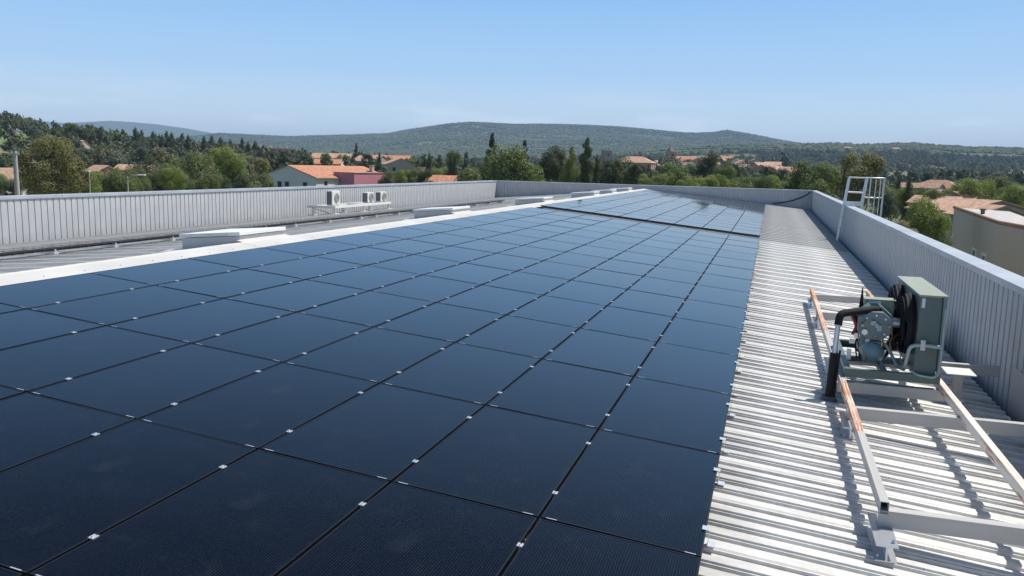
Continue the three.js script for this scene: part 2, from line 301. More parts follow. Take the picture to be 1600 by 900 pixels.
// ---------------------------------------------------------------- skylights and cable trays behind the ridge
{
  const zs = [14.15, 25.75, 37.35, 48.8, 54.7, 61.4];
  const names = ['nearest', 'second nearest', 'third nearest', 'fourth nearest', 'fifth nearest', 'farthest'];
  zs.forEach((z0, i) => {
    const len = 1.56, x1 = -9.98, x0 = -11.33, yb = roofL(x0) - .06, tilt = .075, ym = x => Y(-1.50) + (x - x1) * tilt;
    const o = thing('roof_skylight', `low white roof skylight left of the ridge, ${names[i]} of the six`, 'skylight', [0, 0, -z0], 0, 'skylights along the ridge');
    const up = new Soup(), A = [x0, yb, 0], B = [x1, yb, 0], C = [x1, yb, -len], D = [x0, yb, -len], h = p => [p[0], ym(p[0]), p[2]];
    for (const [p, q] of [[A, B], [B, C], [C, D], [D, A]]) up.quad(p, q, h(q), h(p));
    part('upstand', up.geo(), M.white, o);
    const lid = part('lid', rbox(1.43, .075, len + .1, 0, 0, 0, .012), M.poly, o); lid.position.set((x0 + x1) / 2, ym((x0 + x1) / 2) + .05, -len / 2); lid.rotation.z = Math.atan(tilt);
    for (let k = 0; k < 3; k++) { const b = part('bolt', new THREE.SphereGeometry(.014, 8, 6), M.galv, o), bx = x0 + .25 + k * .42; b.position.set(bx, ym(bx) + .05, .052); }
    const ap = new Soup(), q = (x, k = .02) => roofL(x) + k; ap.quad([x0 - .35, q(x0 - .35), .22], [x1 - .1, q(x1 - .1), .22], [x1 - .1, q(x1 - .1, .12), -.02], [x0 - .35, q(x0 - .35, .04), -.02]); ap.quad([x1 + .16, Y(-1.605), .1], [x1 + .16, Y(-1.605), -len - .1], [x1 - .02, Y(-1.57), -len - .1], [x1 - .02, Y(-1.57), .1]);
    part('apron', ap.geo(), M.white, o);
  });
  // mesh cable trays in lengths between the skylights
  const spans = [[5.5, 11.5], [11.5, 17.5], [17.5, 23.5], [23.5, 29.5], [29.5, 35.5], [35.5, 41.5], [41.5, 47.5]];
  spans.forEach(([a, b], i) => {
    const x = -15.2, y = roofL(x), o = thing('mesh_cable_tray', `black mesh cable tray left of the ridge, ${['first', 'second', 'third', 'fourth', 'fifth', 'sixth', 'seventh'][i]} length from the near end`, 'cable tray', [x, y, -a], 0, 'mesh cable trays along the roof');
    const L = b - a, g = [], c = [];
    for (const xx of [-.15, .15]) for (const yy of [.09, .19]) g.push(box(.008, .008, L, xx, yy, -L / 2));
    for (let z = .05; z < L; z += .25) { g.push(box(.3, .006, .006, 0, .09, -z)); for (const xx of [-.15, .15]) g.push(box(.006, .1, .006, xx, .14, -z)); }
    part('wire_basket', g, M.gutter, o);
    for (let k = 0; k < 5; k++) c.push(tube([[-.1 + k * .05, .11, 0], [-.1 + k * .05 + (rnd() - .5) * .03, .115, -L * .3], [-.1 + k * .05 + (rnd() - .5) * .03, .112, -L * .7], [-.1 + k * .05, .11, -L]], .025, 6, 12, true));
    part('cable_bundle', c, M.rubber, o);
    for (let z = .9; z < L; z += 1.6 + rnd() * .8) part('support_foot', [box(.42, .06, .12, 0, .04, -z), box(.03, .07, .03, -.18, .09, -z), box(.03, .07, .03, .18, .09, -z)], M.alu, o);
  });
}

// ---------------------------------------------------------------- air conditioners by the left parapet
{
  const x0 = -23.0, x1 = -21.45, z0 = 38.5, z1 = 45.2, h = .42, yr = roofL(-21.45);
  const f = thing('equipment_frame', 'white steel support frame under the small air conditioners by left parapet', 'steel frame', [0, yr, 0]);
  part('beam', box2(x1 - .06, x1 + .06, h - .12, h, -z0 - .06, -z1), M.whitePlain, f); part('beam', box2(x0 - .06 + .5, x0 + .06 + .5, h - .12, h, -z0 - .06, -z1), M.whitePlain, f);
  for (const z of [z0, 41.8, z1 - .06]) part('cross_beam', box2(x0, x1 - .06, h - .13, h - .01, -z - .05, -z + .05), M.galv, f);
  part('brace', tube([[x0 + .1, h - .06, -z0 + .05], [x1 - .1, -.0, -z0 + .05]], .022, 8, 4), M.galv, f);
  for (const z of [z0 + .1, 41.8, z1 - .2]) for (const x of [x0 + .3, x1]) { part('leg', [box2(x - .05, x + .05, -.08, h - .12, -z - .05, -z + .05)], M.galv, f); part('foot_plate', box2(x - .16, x + .16, -.06 + (x < -22 ? -.09 : 0), .03 + (x < -22 ? -.09 : 0), -z - .2, -z + .2), M.whitePlain, f); }
  const ac = (z, w, hh, label) => {
    const o = thing('outdoor_air_conditioner', label, 'air conditioner', [x1 - .28, yr + h + .03, -z], 0, 'air conditioners by the left parapet');
    part('casing', rbox(.34, hh, w, 0, hh / 2, 0, .02), M.acWhite, o);
    part('fan_recess', cyl(.26, .26, .02, .172, hh * .48, -.05, 'x', 28), M.acGrille, o);
    const g = []; for (let k = 0; k < 5; k++) g.push(new THREE.TorusGeometry(.06 + k * .048, .005, 5, 28).rotateY(Math.PI / 2).translate(.188, hh * .48, -.05));
    part('grille', g, M.acGrille, o);
    const s = []; for (let k = 0; k < 12; k++) s.push(box(.26, .012, .012, -.01, .08 + k * (hh - .16) / 11, w / 2 + .004));
    part('side_fins', [box(.28, hh - .08, .006, -.01, hh / 2, w / 2 + .0005)], M.gutter, o); part('fin_guard', s, M.acGrille, o);
    for (const q of [-1, 1]) part('foot', box(.36, .03, .05, 0, -.015, q * w * .33), M.galv, o);
  };
  ac(38.95, .80, .74, 'beige outdoor air conditioner standing alone, taller than the other two');
  ac(42.9, .72, .56, 'smaller beige outdoor air conditioner, nearer one of the close pair');
  ac(44.55, .72, .56, 'smaller beige outdoor air conditioner, farther one of the close pair');
}

// ---------------------------------------------------------------- steel frame on the right roof strip
const FT = Y(-2.42), CT = Y(-2.495);                // tops of rails and cross beams
{
  const f = thing('steel_support_frame', 'white and rusty steel rail frame bolted on corrugated roof strip', 'steel frame');
  const hollow = (x, z0, z1) => [box2(x - .032, x + .032, FT - .005, FT, -z0, -z1), box2(x - .032, x + .032, FT - .1, FT - .095, -z0, -z1), box2(x - .032, x - .027, FT - .095, FT - .005, -z0, -z1), box2(x + .027, x + .032, FT - .095, FT - .005, -z0, -z1)];
  part('rail', hollow(.965, 6.5, 8.3), M.steelWhite, f); part('rail', hollow(.965, 8.3, 10.3), M.rust, f, 'rail length with rust along its top');
  part('rail', hollow(.965, 10.3, 13.6), M.steelWhite, f); part('rail', hollow(.965, 13.6, 18.7), M.rust, f, 'heavily rusted far rail length');
  part('rail', hollow(2.075, 6.5, 11.0), M.rustLight, f); part('rail', hollow(2.075, 11.0, 16.6), M.steelWhite, f); part('rail', hollow(2.075, 16.6, 18.7), M.rust, f, 'rusty far end of the second rail');
  const cb = (z, xa, xb) => part('cross_beam', [box2(xa, xb, CT - .012, CT, -z - .045, -z + .045), box2(xa, xb, CT - .13, CT - .012, -z + .033, -z + .045), box2(xa, xb, CT - .13, CT - .118, -z - .045, -z + .033)], M.steelWhite, f);
  for (const z of [6.56, 9.45, 10.62, 15.9, 18.2]) cb(z, .93, z === 10.62 ? 2.11 : 3.02); cb(12.25, .93, 3.05);
  const stub = (x, z) => {
    const yb = roofR(x), yt = CT - .13;
    part('foot_stub', [box2(x - .075, x + .075, yt - .012, yt, -z - .28, -z + .32), box2(x - .007, x + .007, yb + .01, yt - .012, -z - .28, -z + .32), box2(x - .075, x + .075, yb, yb + .01, -z - .28, -z + .32)], M.galv, f);
    part('bolt', [cyl(.012, .012, .03, x + .05, yt + .012, -z + .25, 'y', 8), cyl(.012, .012, .03, x - .05, yb + .02, -z + .27, 'y', 8)], M.galv, f);
  };
  for (const z of [6.5, 9.4, 12.3, 15.85, 18.2]) stub(.96, z);
  for (const z of [6.5, 9.4, 15.85, 18.2]) stub(2.85, z);
  // small white plate on its stub right of the machine
  const p = thing('support_plate', 'small white steel plate on a post beside the green condenser', 'plate', [2.47, roofR(2.47), -11.75]);
  part('plate', box(.34, .012, .42, 0, Y(-2.50) - roofR(2.47), 0), M.whitePlain, p); part('post', [box(.1, .36, .012, 0, .2, .04), box(.012, .36, .1, 0, .2, 0), box(.1, .36, .012, 0, .2, -.04)], M.steelWhite, p); part('base', box(.2, .012, .2, 0, .008, 0), M.galv, p);
}

// ---------------------------------------------------------------- green condensing unit
{
  const o = thing('condensing_unit', 'green refrigeration unit with two fans and compressor on rusty rail frame', 'condensing unit', [0, FT + .004, 0]);
  const x0 = .99, x1 = 2.03, z0 = 10.52, z1 = 12.42;
  const ch = (a, b, c, d) => [box2(a, b, 0, .012, -c, -d), box2(a, b, .088, .1, -c, -d)];
  part('base_frame', [...ch(x0, x1, z0, z0 + .07), box2(x0, x1, .012, .088, -z0, -z0 - .012), ...ch(x0, x1, z1 - .07, z1), box2(x0, x1, .012, .088, -z1, -z1 + .012),
    ...ch(x0, x0 + .07, z0 + .07, z1 - .07), box2(x0, x0 + .012, .012, .088, -z0 - .012, -z1 + .012), ...ch(x1 - .07, x1, z0 + .07, z1 - .07), box2(x1 - .012, x1, .012, .088, -z0 - .012, -z1 + .012)], M.green, o);
  part('cross_member', box2(1.40, 1.47, .03, .095, -z0 - .07, -z1 + .07), M.green, o); part('cross_member', box2(x0 + .07, x1 - .07, .03, .09, -11.3, -11.37), M.green, o);
  // condenser coil casing
  const c0 = 1.745, c1 = 2.025, ct = 1.02;
  part('condenser_casing', [box2(c0, c1 - .05, .101, ct, -z0 - .03, -z1 + .05)], M.green, o);
  part('casing_lid', box2(c0 - .012, c1 + .012, ct, ct + .022, -z0 - .01, -z1 + .03), M.greenLight, o);
  part('coil', box2(c1 - .05, c1 - .012, .14, ct - .02, -z0 - .06, -z1 + .08), M.gutter, o);
  part('edge_post', box2(c1 - .035, c1 + .005, .101, ct, -z0 - .015, -z0 - .045), M.castGreen, o); part('edge_post', box2(c1 - .035, c1 + .005, .101, ct, -z1 + .05, -z1 + .08), M.castGreen, o);
  part('sticker', box2(c0 + .02, c0 + .055, ct - .13, ct - .02, -z0 - .027, -z0 - .03), M.whitePlain, o);
  for (const [fz, k] of [[11.0, 0], [11.88, 1]]) {
    const y = .62, fx = c0;
    const fan = part('fan', [new THREE.TorusGeometry(.34, .035, 10, 36).rotateY(Math.PI / 2).translate(fx - .05, y, -fz), cyl(.355, .355, .1, fx - .055, y, -fz, 'x', 36)].slice(0, 1), M.black, o);
    part('shroud', new THREE.CylinderGeometry(.36, .36, .10, 36, 1, true).rotateZ(Math.PI / 2).translate(fx - .05, y, -fz), M.black, fan);
    part('fan_back', cyl(.35, .35, .01, fx - .008, y, -fz, 'x', 36), M.dark, fan);
    const g = []; for (let q = 0; q < 7; q++) g.push(new THREE.TorusGeometry(.06 + q * .045, .005, 5, 30).rotateY(Math.PI / 2).translate(fx - .13, y, -fz));
    for (let q = 0; q < 8; q++) g.push(box(.008, .66, .008).rotateX(q * Math.PI / 8).translate(fx - .125, y, -fz));
    part('guard', g, M.black, fan);
    const bl = []; for (let q = 0; q < 5; q++) bl.push(box(.015, .26, .14, 0, .18, 0).rotateY(.5).rotateX(q * Math.PI * .4).translate(fx - .06, y, -fz));
    part('blade', bl, M.dark, fan);
    part('motor', cyl(.06, .06, .16, fx - .17, y, -fz, 'x', 16), M.galv, fan);
  }
  // compressor
  const cx = 1.33, cz = 11.12;
  const comp = part('compressor', [rbox(.34, .24, .5, cx, .57, -cz - .1, .05), rbox(.26, .16, .4, cx, .40, -cz - .1, .04)], M.castGreen, o);
  const oct = new THREE.Shape(); for (let k = 0; k < 8; k++) { const a = (k + .5) * Math.PI / 4; oct[k ? 'lineTo' : 'moveTo'](Math.cos(a) * .2, Math.sin(a) * .175); }
  part('end_cover', new THREE.ExtrudeGeometry(oct, { depth: .07, bevelEnabled: true, bevelSize: .012, bevelThickness: .012, bevelSegments: 2 }).translate(cx, .58, -cz + .16), M.castGreen, comp);
  for (const s of [-1, 1]) part('cylinder_head', box(.02, .2, .3).rotateZ(s * .85).translate(cx + s * .13, .74, -cz), M.castGreen, comp);
  for (let k = 0; k < 8; k++) { const a = k * Math.PI / 4; part('bolt', cyl(.013, .013, .03, cx + Math.cos(a) * .15, .58 + Math.sin(a) * .13, -cz + .25, 'z', 8), M.galv, comp); }
  part('valve_block', [box(.06, .05, .05, cx - .03, .62, -cz + .26), box(.05, .07, .04, cx + .04, .56, -cz + .26), cyl(.025, .025, .06, cx + .01, .59, -cz + .27, 'z', 12)], M.copper, comp);
  part('terminal_box', [rbox(.34, .24, .2, cx + .08, .72, -cz - .28, .015), box(.37, .012, .23, cx + .08, .845, -cz - .28)], M.greenLight, comp);
  // receiver
  const tankM = new THREE.CapsuleGeometry(.135, .75, 10, 24).rotateX(Math.PI / 2).translate(cx + .0, .235, -cz - .2);
  const rc = part('receiver_tank', tankM, M.tank, o); part('tank_cradle', [box2(cx - .12, cx + .12, .095, .14, -cz - .05, -cz - .09), box2(cx - .12, cx + .12, .095, .14, -cz - .5, -cz - .54)], M.green, rc);
  // pipes
  part('pipe', bentTube([[1.33, .36, -10.98], [1.47, .36, -10.9], [1.60, .12, -10.75], [1.66, .12, -10.66]], .02, .05), M.copper, o);
  part('pipe', bentTube([[1.60, .12, -10.75], [1.65, .14, -10.60], [1.68, .44, -10.53], [1.82, .46, -10.50], [2.0, .45, -10.48]], .022, .07), M.copper, o);
  part('pipe', bentTube([[1.70, .14, -10.56], [1.78, .10, -10.50], [1.95, .085, -10.48], [2.0, .13, -10.48], [2.01, .45, -10.48], [2.01, .9, -10.48]], .014, .04), M.copper, o);
  part('bracket', box2(1.78, 1.83, .40, .52, -10.47, -10.545), M.galv, o);
  part('coiled_pipe', new THREE.TorusGeometry(.07, .008, 8, 28).rotateY(.4).translate(1.70, .21, -10.9), M.copper, o);
  part('filter_drier', cyl(.05, .05, .22, 1.58, .30, -11.25, 'z', 16), M.dark, o);
  // loose wiring
  const wr = rng(5); const w = [];
  for (let k = 0; k < 5; k++) { const a = 1.10 + wr() * .08, z = 11.25 + wr() * .2; w.push(tube([[a + .1, .75, -z], [a - .03 + wr() * .04, .6, -z + .03], [a + wr() * .05, .42, -z + wr() * .08], [a + .03 + wr() * .05, .25, -z + .06], [a + .06, .10, -z + .12]], .009, 6, 24, true)); }
  part('wiring', w, M.rubber, o);
  part('red_cable', [tube([[1.13, .70, -11.3], [1.10, .62, -11.22], [1.15, .52, -11.2], [1.11, .40, -11.2]], .022, 8, 20, true), tube([[1.17, .73, -11.3], [1.15, .6, -11.24], [1.19, .5, -11.22]], .018, 8, 20, true)], M.red, o);
  part('pressure_switch', [box(.05, .13, .05, 1.06, .19, -10.95), box(.06, .05, .06, 1.10, .33, -11.1)], M.alu, o);
  const wires2 = []; for (let k = 0; k < 4; k++) wires2.push(tube([[1.58, .9 - k * .05, -11.35], [1.56 + k * .015, .6, -11.3], [1.54 + k * .02, .3, -11.2], [1.5, .12, -11.2]], .008, 6, 20, true));
  part('wiring', wires2, M.rubber, o);
  part('capillary_tube', [tube([[1.22, .66, -10.86], [1.14, .55, -10.82], [1.16, .36, -10.8], [1.24, .22, -10.78], [1.2, .12, -10.8]], .007, 6, 30, true), tube([[1.44, .62, -10.85], [1.52, .5, -10.84], [1.5, .38, -10.8], [1.56, .2, -10.8]], .007, 6, 30, true), tube([[1.3, .45, -10.84], [1.42, .42, -10.78], [1.54, .44, -10.86], [1.62, .5, -11.0]], .008, 6, 30, true)], std(lin(.45, .22, .12), .4, .8), o);
  part('pressure_gauge', [cyl(.035, .035, .025, 1.21, .50, -10.86, 'z', 16), cyl(.035, .035, .025, 1.13, .44, -10.9, 'z', 16)], M.alu, o);
  part('service_valve', [cyl(.02, .02, .09, 1.5, .66, -11.0, 'x', 10), box(.04, .05, .04, 1.46, .66, -11.0), cyl(.016, .016, .06, 1.42, .36, -10.88, 'y', 10)], std(lin(.42, .33, .16), .4, .7), o);
  part('rating_plate', box2(cx - .05, cx + .09, .80, .83 - .0, -cz - .175, -cz - .179), M.alu, comp);
  part('oil_sight_glass', cyl(.03, .03, .02, cx - .06, .36, -cz + .11, 'z', 16), M.alu, comp);
  for (const [x, z] of [[x0 + .05, z0 + .03], [x1 - .03, z0 + .03]]) part('mounting_bolt', cyl(.014, .014, .07, x, .005, -z, 'y', 8), M.galv, o);
  // insulated suction line down to the roof
  const s = thing('insulated_pipe', 'black foam insulated pipe bending down from compressor to the roof', 'pipe', [0, FT, 0]);
  part('upper_insulation', bentTube([[1.36, .66, -11.05], [1.36, .78, -11.0], [.90, .74, -10.68], [.885, .60, -10.65]], .046, .07, 16), M.rubber, s);
  part('bare_pipe', tube([[.885, .62, -10.65], [.865, .2, -10.63]], .03, 14, 4), M.alu, s);
  part('lower_insulation', tube([[.868, .26, -10.63], [.84, -.3, -10.6]], .047, 16, 4), M.rubber, s);
  part('cable', tube([[.93, .3, -10.62], [.91, 0, -10.58], [.90, -.32, -10.6]], .012, 8, 16, true), M.rubber, s);
  part('roof_collar', [cyl(.11, .08, .08, .838, -.31, -10.6, 'y', 16)], M.gutter, s);
  // dark spike behind the compressor
  const sp = part('cable_tail', [cyl(.03, .005, .26, 1.20, .86, -11.35, 'y', 10)], M.rubber, o); sp.userData.label = 'upright taped end of black cable';
}

// ---------------------------------------------------------------- crossover ladder on the right parapet
{
  const z = 39.5, o = thing('crossover_ladder', 'aluminium crossover ladder with safety cage straddling the right parapet', 'ladder', [0, EYE, -z]);
  for (const dz of [-.33, .33]) {
    const s = part('inner_stile', tube([[2.96, -2.95, dz], [3.12, -1.45, dz], [3.26, -.17, dz]], .036, 8, 8), M.alu, o);
    part('outer_stile', tube([[3.84, -3.6, dz], [3.84, -1.4, dz], [3.98, -.18, dz]], .036, 8, 8), M.alu, o);
    part('hand_rail', tube([[3.26, -.17, dz], [3.98, -.18, dz]], .03, 8, 4), M.alu, o);
    part('mid_rail', tube([[3.18, -.80, dz], [3.91, -.82, dz]], .03, 8, 4), M.alu, o);
    part('toe_board', box2(3.12, 3.86, -1.40, -1.22, dz - .015, dz + .015), M.alu, o);
    part('foot', box(.18, .02, .12, 2.96, -2.96, dz), M.alu, o);
    for (const q of [-1.9, -2.4]) part('fixing', box(.08, .05, .04, 3.03 + (q + 2.4) * .1, q, dz + .03), M.galv, s);
  }
  part('platform', box2(3.12, 3.86, -1.36, -1.33, -.31, .31), M.galv, o);
  for (let k = 0; k < 5; k++) part('rung', tube([[2.98 + k * .032, -2.75 + k * .3, -.33], [2.98 + k * .032, -2.75 + k * .3, .33]], .018, 8, 2), M.alu, o);
  for (let k = 0; k < 7; k++) part('outer_rung', tube([[3.84, -3.4 + k * .3, -.33], [3.84, -3.4 + k * .3, .33]], .018, 8, 2), M.alu, o);
  for (const y of [-.17, -1.02, -1.87, -3.4]) { const pts = []; for (let k = 0; k <= 12; k++) { const a = -Math.PI / 2 + k * Math.PI / 12; pts.push([3.98 + Math.cos(a) * .72 + (y > -1 ? 0 : -.06), y, Math.sin(a) * .36]); } part('cage_hoop', tube(pts, .028, 8, 40), M.alu, o); }
  for (const k of [1, 2.3, 3.6, 4.9, 6.2, 7.5, 8.8, 10.1, 11.3]) { const a = -Math.PI / 2 + k * Math.PI / 12; part('cage_bar', tube([[3.98 + Math.cos(a) * .72, -.15, Math.sin(a) * .36], [3.92 + Math.cos(a) * .72, -3.5, Math.sin(a) * .36]], .018, 6, 2), M.alu, o); }
  // black cable hanging along the far parapet
  const c = part('hanging_cable', tube([[3.05, Y(-1.52), FZ + .07], [2.7, Y(-1.82), FZ + .08], [1.9, Y(-2.2), FZ + .09], [1.0, Y(-2.45), FZ + .12], [.2, Y(-2.52), FZ + .35]], .04, 8, 40, true), M.rubber, scene);
  c.name = numbered('hanging_cable'); c.userData = { label: 'black cable sagging along the far parapet near its right corner', category: 'cable' };
}

// ---------------------------------------------------------------- trees
function leafCloud(seed, n, size, clumps, tint, spread = .2) {
  const r = rng(seed), p = [], col = [], v = new THREE.Vector3(), a = new THREE.Vector3(), b = new THREE.Vector3(), q = new THREE.Vector3();
  let tot = 0; const acc = clumps.map(c => (tot += c[3] * c[3] * (c[4] ?? 1)));
  const ct = clumps.map(() => 1 + (r() - .5) * spread * 1.6);
  for (let i = 0; i < n; i++) {
    const t = r() * tot; let k = 0; while (acc[k] < t) k++;
    const c = clumps[k]; v.set(r() * 2 - 1, r() * 2 - 1, r() * 2 - 1); if (v.lengthSq() > 1 || v.lengthSq() < .01) { i--; continue; } v.normalize();
    const rad = c[3] * (.55 + .5 * Math.pow(r(), .7)), yy = c[4] ?? 1;
    const P = [c[0] + v.x * rad, c[1] + v.y * rad * yy, c[2] + v.z * rad];
    q.set(v.x + (r() - .5) * 1.3, v.y + .35 + (r() - .5) * 1.3, v.z + (r() - .5) * 1.3).normalize();
    a.set(r() - .5, r() - .5, r() - .5).cross(q).normalize(); b.crossVectors(q, a);
    const s = size * (.6 + r() * .8), w = s * (.45 + r() * .3);
    const A = [P[0] + a.x * s, P[1] + a.y * s, P[2] + a.z * s], B = [P[0] + b.x * w, P[1] + b.y * w, P[2] + b.z * w], C = [P[0] - a.x * s, P[1] - a.y * s, P[2] - a.z * s], D = [P[0] - b.x * w, P[1] - b.y * w, P[2] - b.z * w];
    p.push(...A, ...B, ...C, ...A, ...C, ...D);
    const f = ct[k] * (1 + (r() - .5) * spread * 2), g = (r() - .5) * .25; for (let m = 0; m < 6; m++) col.push(tint[0] * f * (1 + g), tint[1] * f, tint[2] * f * (1 - g));
  }
  const g = new THREE.BufferGeometry(); g.setAttribute('position', new THREE.Float32BufferAttribute(p, 3)); g.setAttribute('color', new THREE.Float32BufferAttribute(col, 3)); g.computeVertexNormals(); return g;
}
// all crowns are one unit tall (trunk included) and about one unit wide
const shapes = {
  broad: (r) => { const c = []; for (let k = 0; k < 26; k++) { const a = r() * 6.283, h = .30 + r() * .58, w = .36 * Math.sqrt(Math.max(.05, 1 - ((h - .55) / .42) ** 2)); const d = w * Math.sqrt(r()); c.push([Math.cos(a) * d, h, Math.sin(a) * d, .10 + r() * .07, 1]); } c.push([0, .55, 0, .28, .9]); return c; },
  pine: (r) => { const c = []; for (let k = 0; k < 30; k++) { const a = r() * 6.283, h = .22 + r() * .66, w = .42 * Math.sqrt(Math.max(.04, 1 - ((h - .38) / .55) ** 2)); const d = w * Math.pow(r(), .4); c.push([Math.cos(a) * d, h, Math.sin(a) * d, .075 + r() * .05, 1.25]); } c.push([0, .48, 0, .28, 1]); return c; },
  conifer: (r) => { const c = []; for (let k = 0; k < 34; k++) { const a = r() * 6.283, h = .12 + Math.pow(r(), 1.1) * .84, d = .42 * (1 - h) * Math.pow(r(), .5) + .02; c.push([Math.cos(a) * d, h, Math.sin(a) * d, .05 + (1 - h) * .09, .7]); } return c; },
  cypress: (r) => { const c = []; for (let k = 0; k < 22; k++) { const h = .06 + k / 22 * .9, w = .30 * Math.min(1, (1 - h) * 2.4) * (.75 + .25 * Math.min(1, h * 5)), a = r() * 6.283; c.push([Math.cos(a) * w * .35, h, Math.sin(a) * w * .35, w + .06, .22]); } return c; },
  poplar: (r) => { const c = []; for (let k = 0; k < 30; k++) { const h = .12 + k / 30 * .82, w = .40 * Math.min(1, (1 - h) * 2.8) * Math.min(1, .45 + h * 1.8), a = r() * 6.283, d = w * r() * .8; c.push([Math.cos(a) * d, h, Math.sin(a) * d, w * .45 + .05, .3]); } return c; },
  bush: (r) => { const c = []; for (let k = 0; k < 18; k++) { const a = r() * 6.283, h = .1 + r() * .7, d = .36 * Math.sqrt(r()) * Math.sqrt(Math.max(.1, 1 - (h - .3) ** 2)); c.push([Math.cos(a) * d, h, Math.sin(a) * d, .12 + r() * .07, 1]); } return c; },
};
const tints = { dark: [.060, .084, .018], green: [.116, .155, .024], bright: [.180, .232, .030], olive: [.172, .165, .034], yellow: [.21, .235, .045], grey: [.080, .108, .050], dry: [.24, .19, .09] };
const leafMat = new THREE.MeshPhysicalMaterial({ color: 0xffffff, roughness: 1, vertexColors: true, side: THREE.DoubleSide, transmission: .4, thickness: 0 });
const barkMat = std(lin(.10, .075, .055), .95);
const crowns = {};
function crownGeo(kind, tint, fine, variant) {
  const key = `${kind} ${tint} ${fine} ${variant}`; if (crowns[key]) return crowns[key];
  const seed = 100 + variant * 37 + Object.keys(shapes).indexOf(kind) * 301 + Object.keys(tints).indexOf(tint) * 17;
  return crowns[key] = leafCloud(seed, fine ? 14000 : 2200, fine ? .0130 : .036, shapes[kind](rng(seed)), tints[tint], kind === 'pine' ? .34 : .26);
}
function trunkGeo(kind) {
  const g = [new THREE.CylinderGeometry(.010, .024, .75, 8).translate(0, .375, 0)], r = rng(kind.length);
  if (kind !== 'cypress' && kind !== 'poplar') for (let k = 0; k < 5; k++) g.push(new THREE.CylinderGeometry(.005, .010, .36, 6).translate(0, .18, 0).rotateZ(.5 + r() * .4).rotateY(k * 1.3).translate(0, .25 + r() * .2, 0));
  return mergeGeometries(g);
}
const trunks = {}; for (const k in shapes) trunks[k] = trunkGeo(k);
const treeName = { broad: 'broadleaf_tree', pine: 'pine_tree', conifer: 'conifer_tree', cypress: 'cypress_tree', poplar: 'poplar_tree', bush: 'bush' };
let treeCount = 0;
function tree(kind, tint, px, pyTop, dist, wpx, label, group) {
  const top = at(px, pyTop, dist), gy = ground(top.x, top.z), h = Math.max(1.2, (top.y - gy) / .97), w = 1.18 * wpx / FPX * dist;
  const o = thing(treeName[kind], label, kind === 'bush' ? 'bush' : 'tree', [top.x, gy - .05, top.z], treeCount * 1.7, group);
  const fine = (top.y - gy) / dist * FPX > 60 && wpx > 20;
  const wk = { cypress: 1.35, poplar: 1.1, conifer: 1.05 }[kind] ?? 1, H = Math.min(h * 1.02, w * { pine: .95, broad: 1.15, bush: .9, conifer: 2.1, poplar: 3.6, cypress: 7 }[kind]);
  const c = part('crown', crownGeo(kind, tint, fine, treeCount % 3), leafMat, o), t = part('trunk', trunks[kind], barkMat, o);
  c.scale.set(w * wk, H, w * wk); c.position.y = h - H; t.scale.set(Math.min(w, h), h, Math.min(w, h)); treeCount++; return o;
}
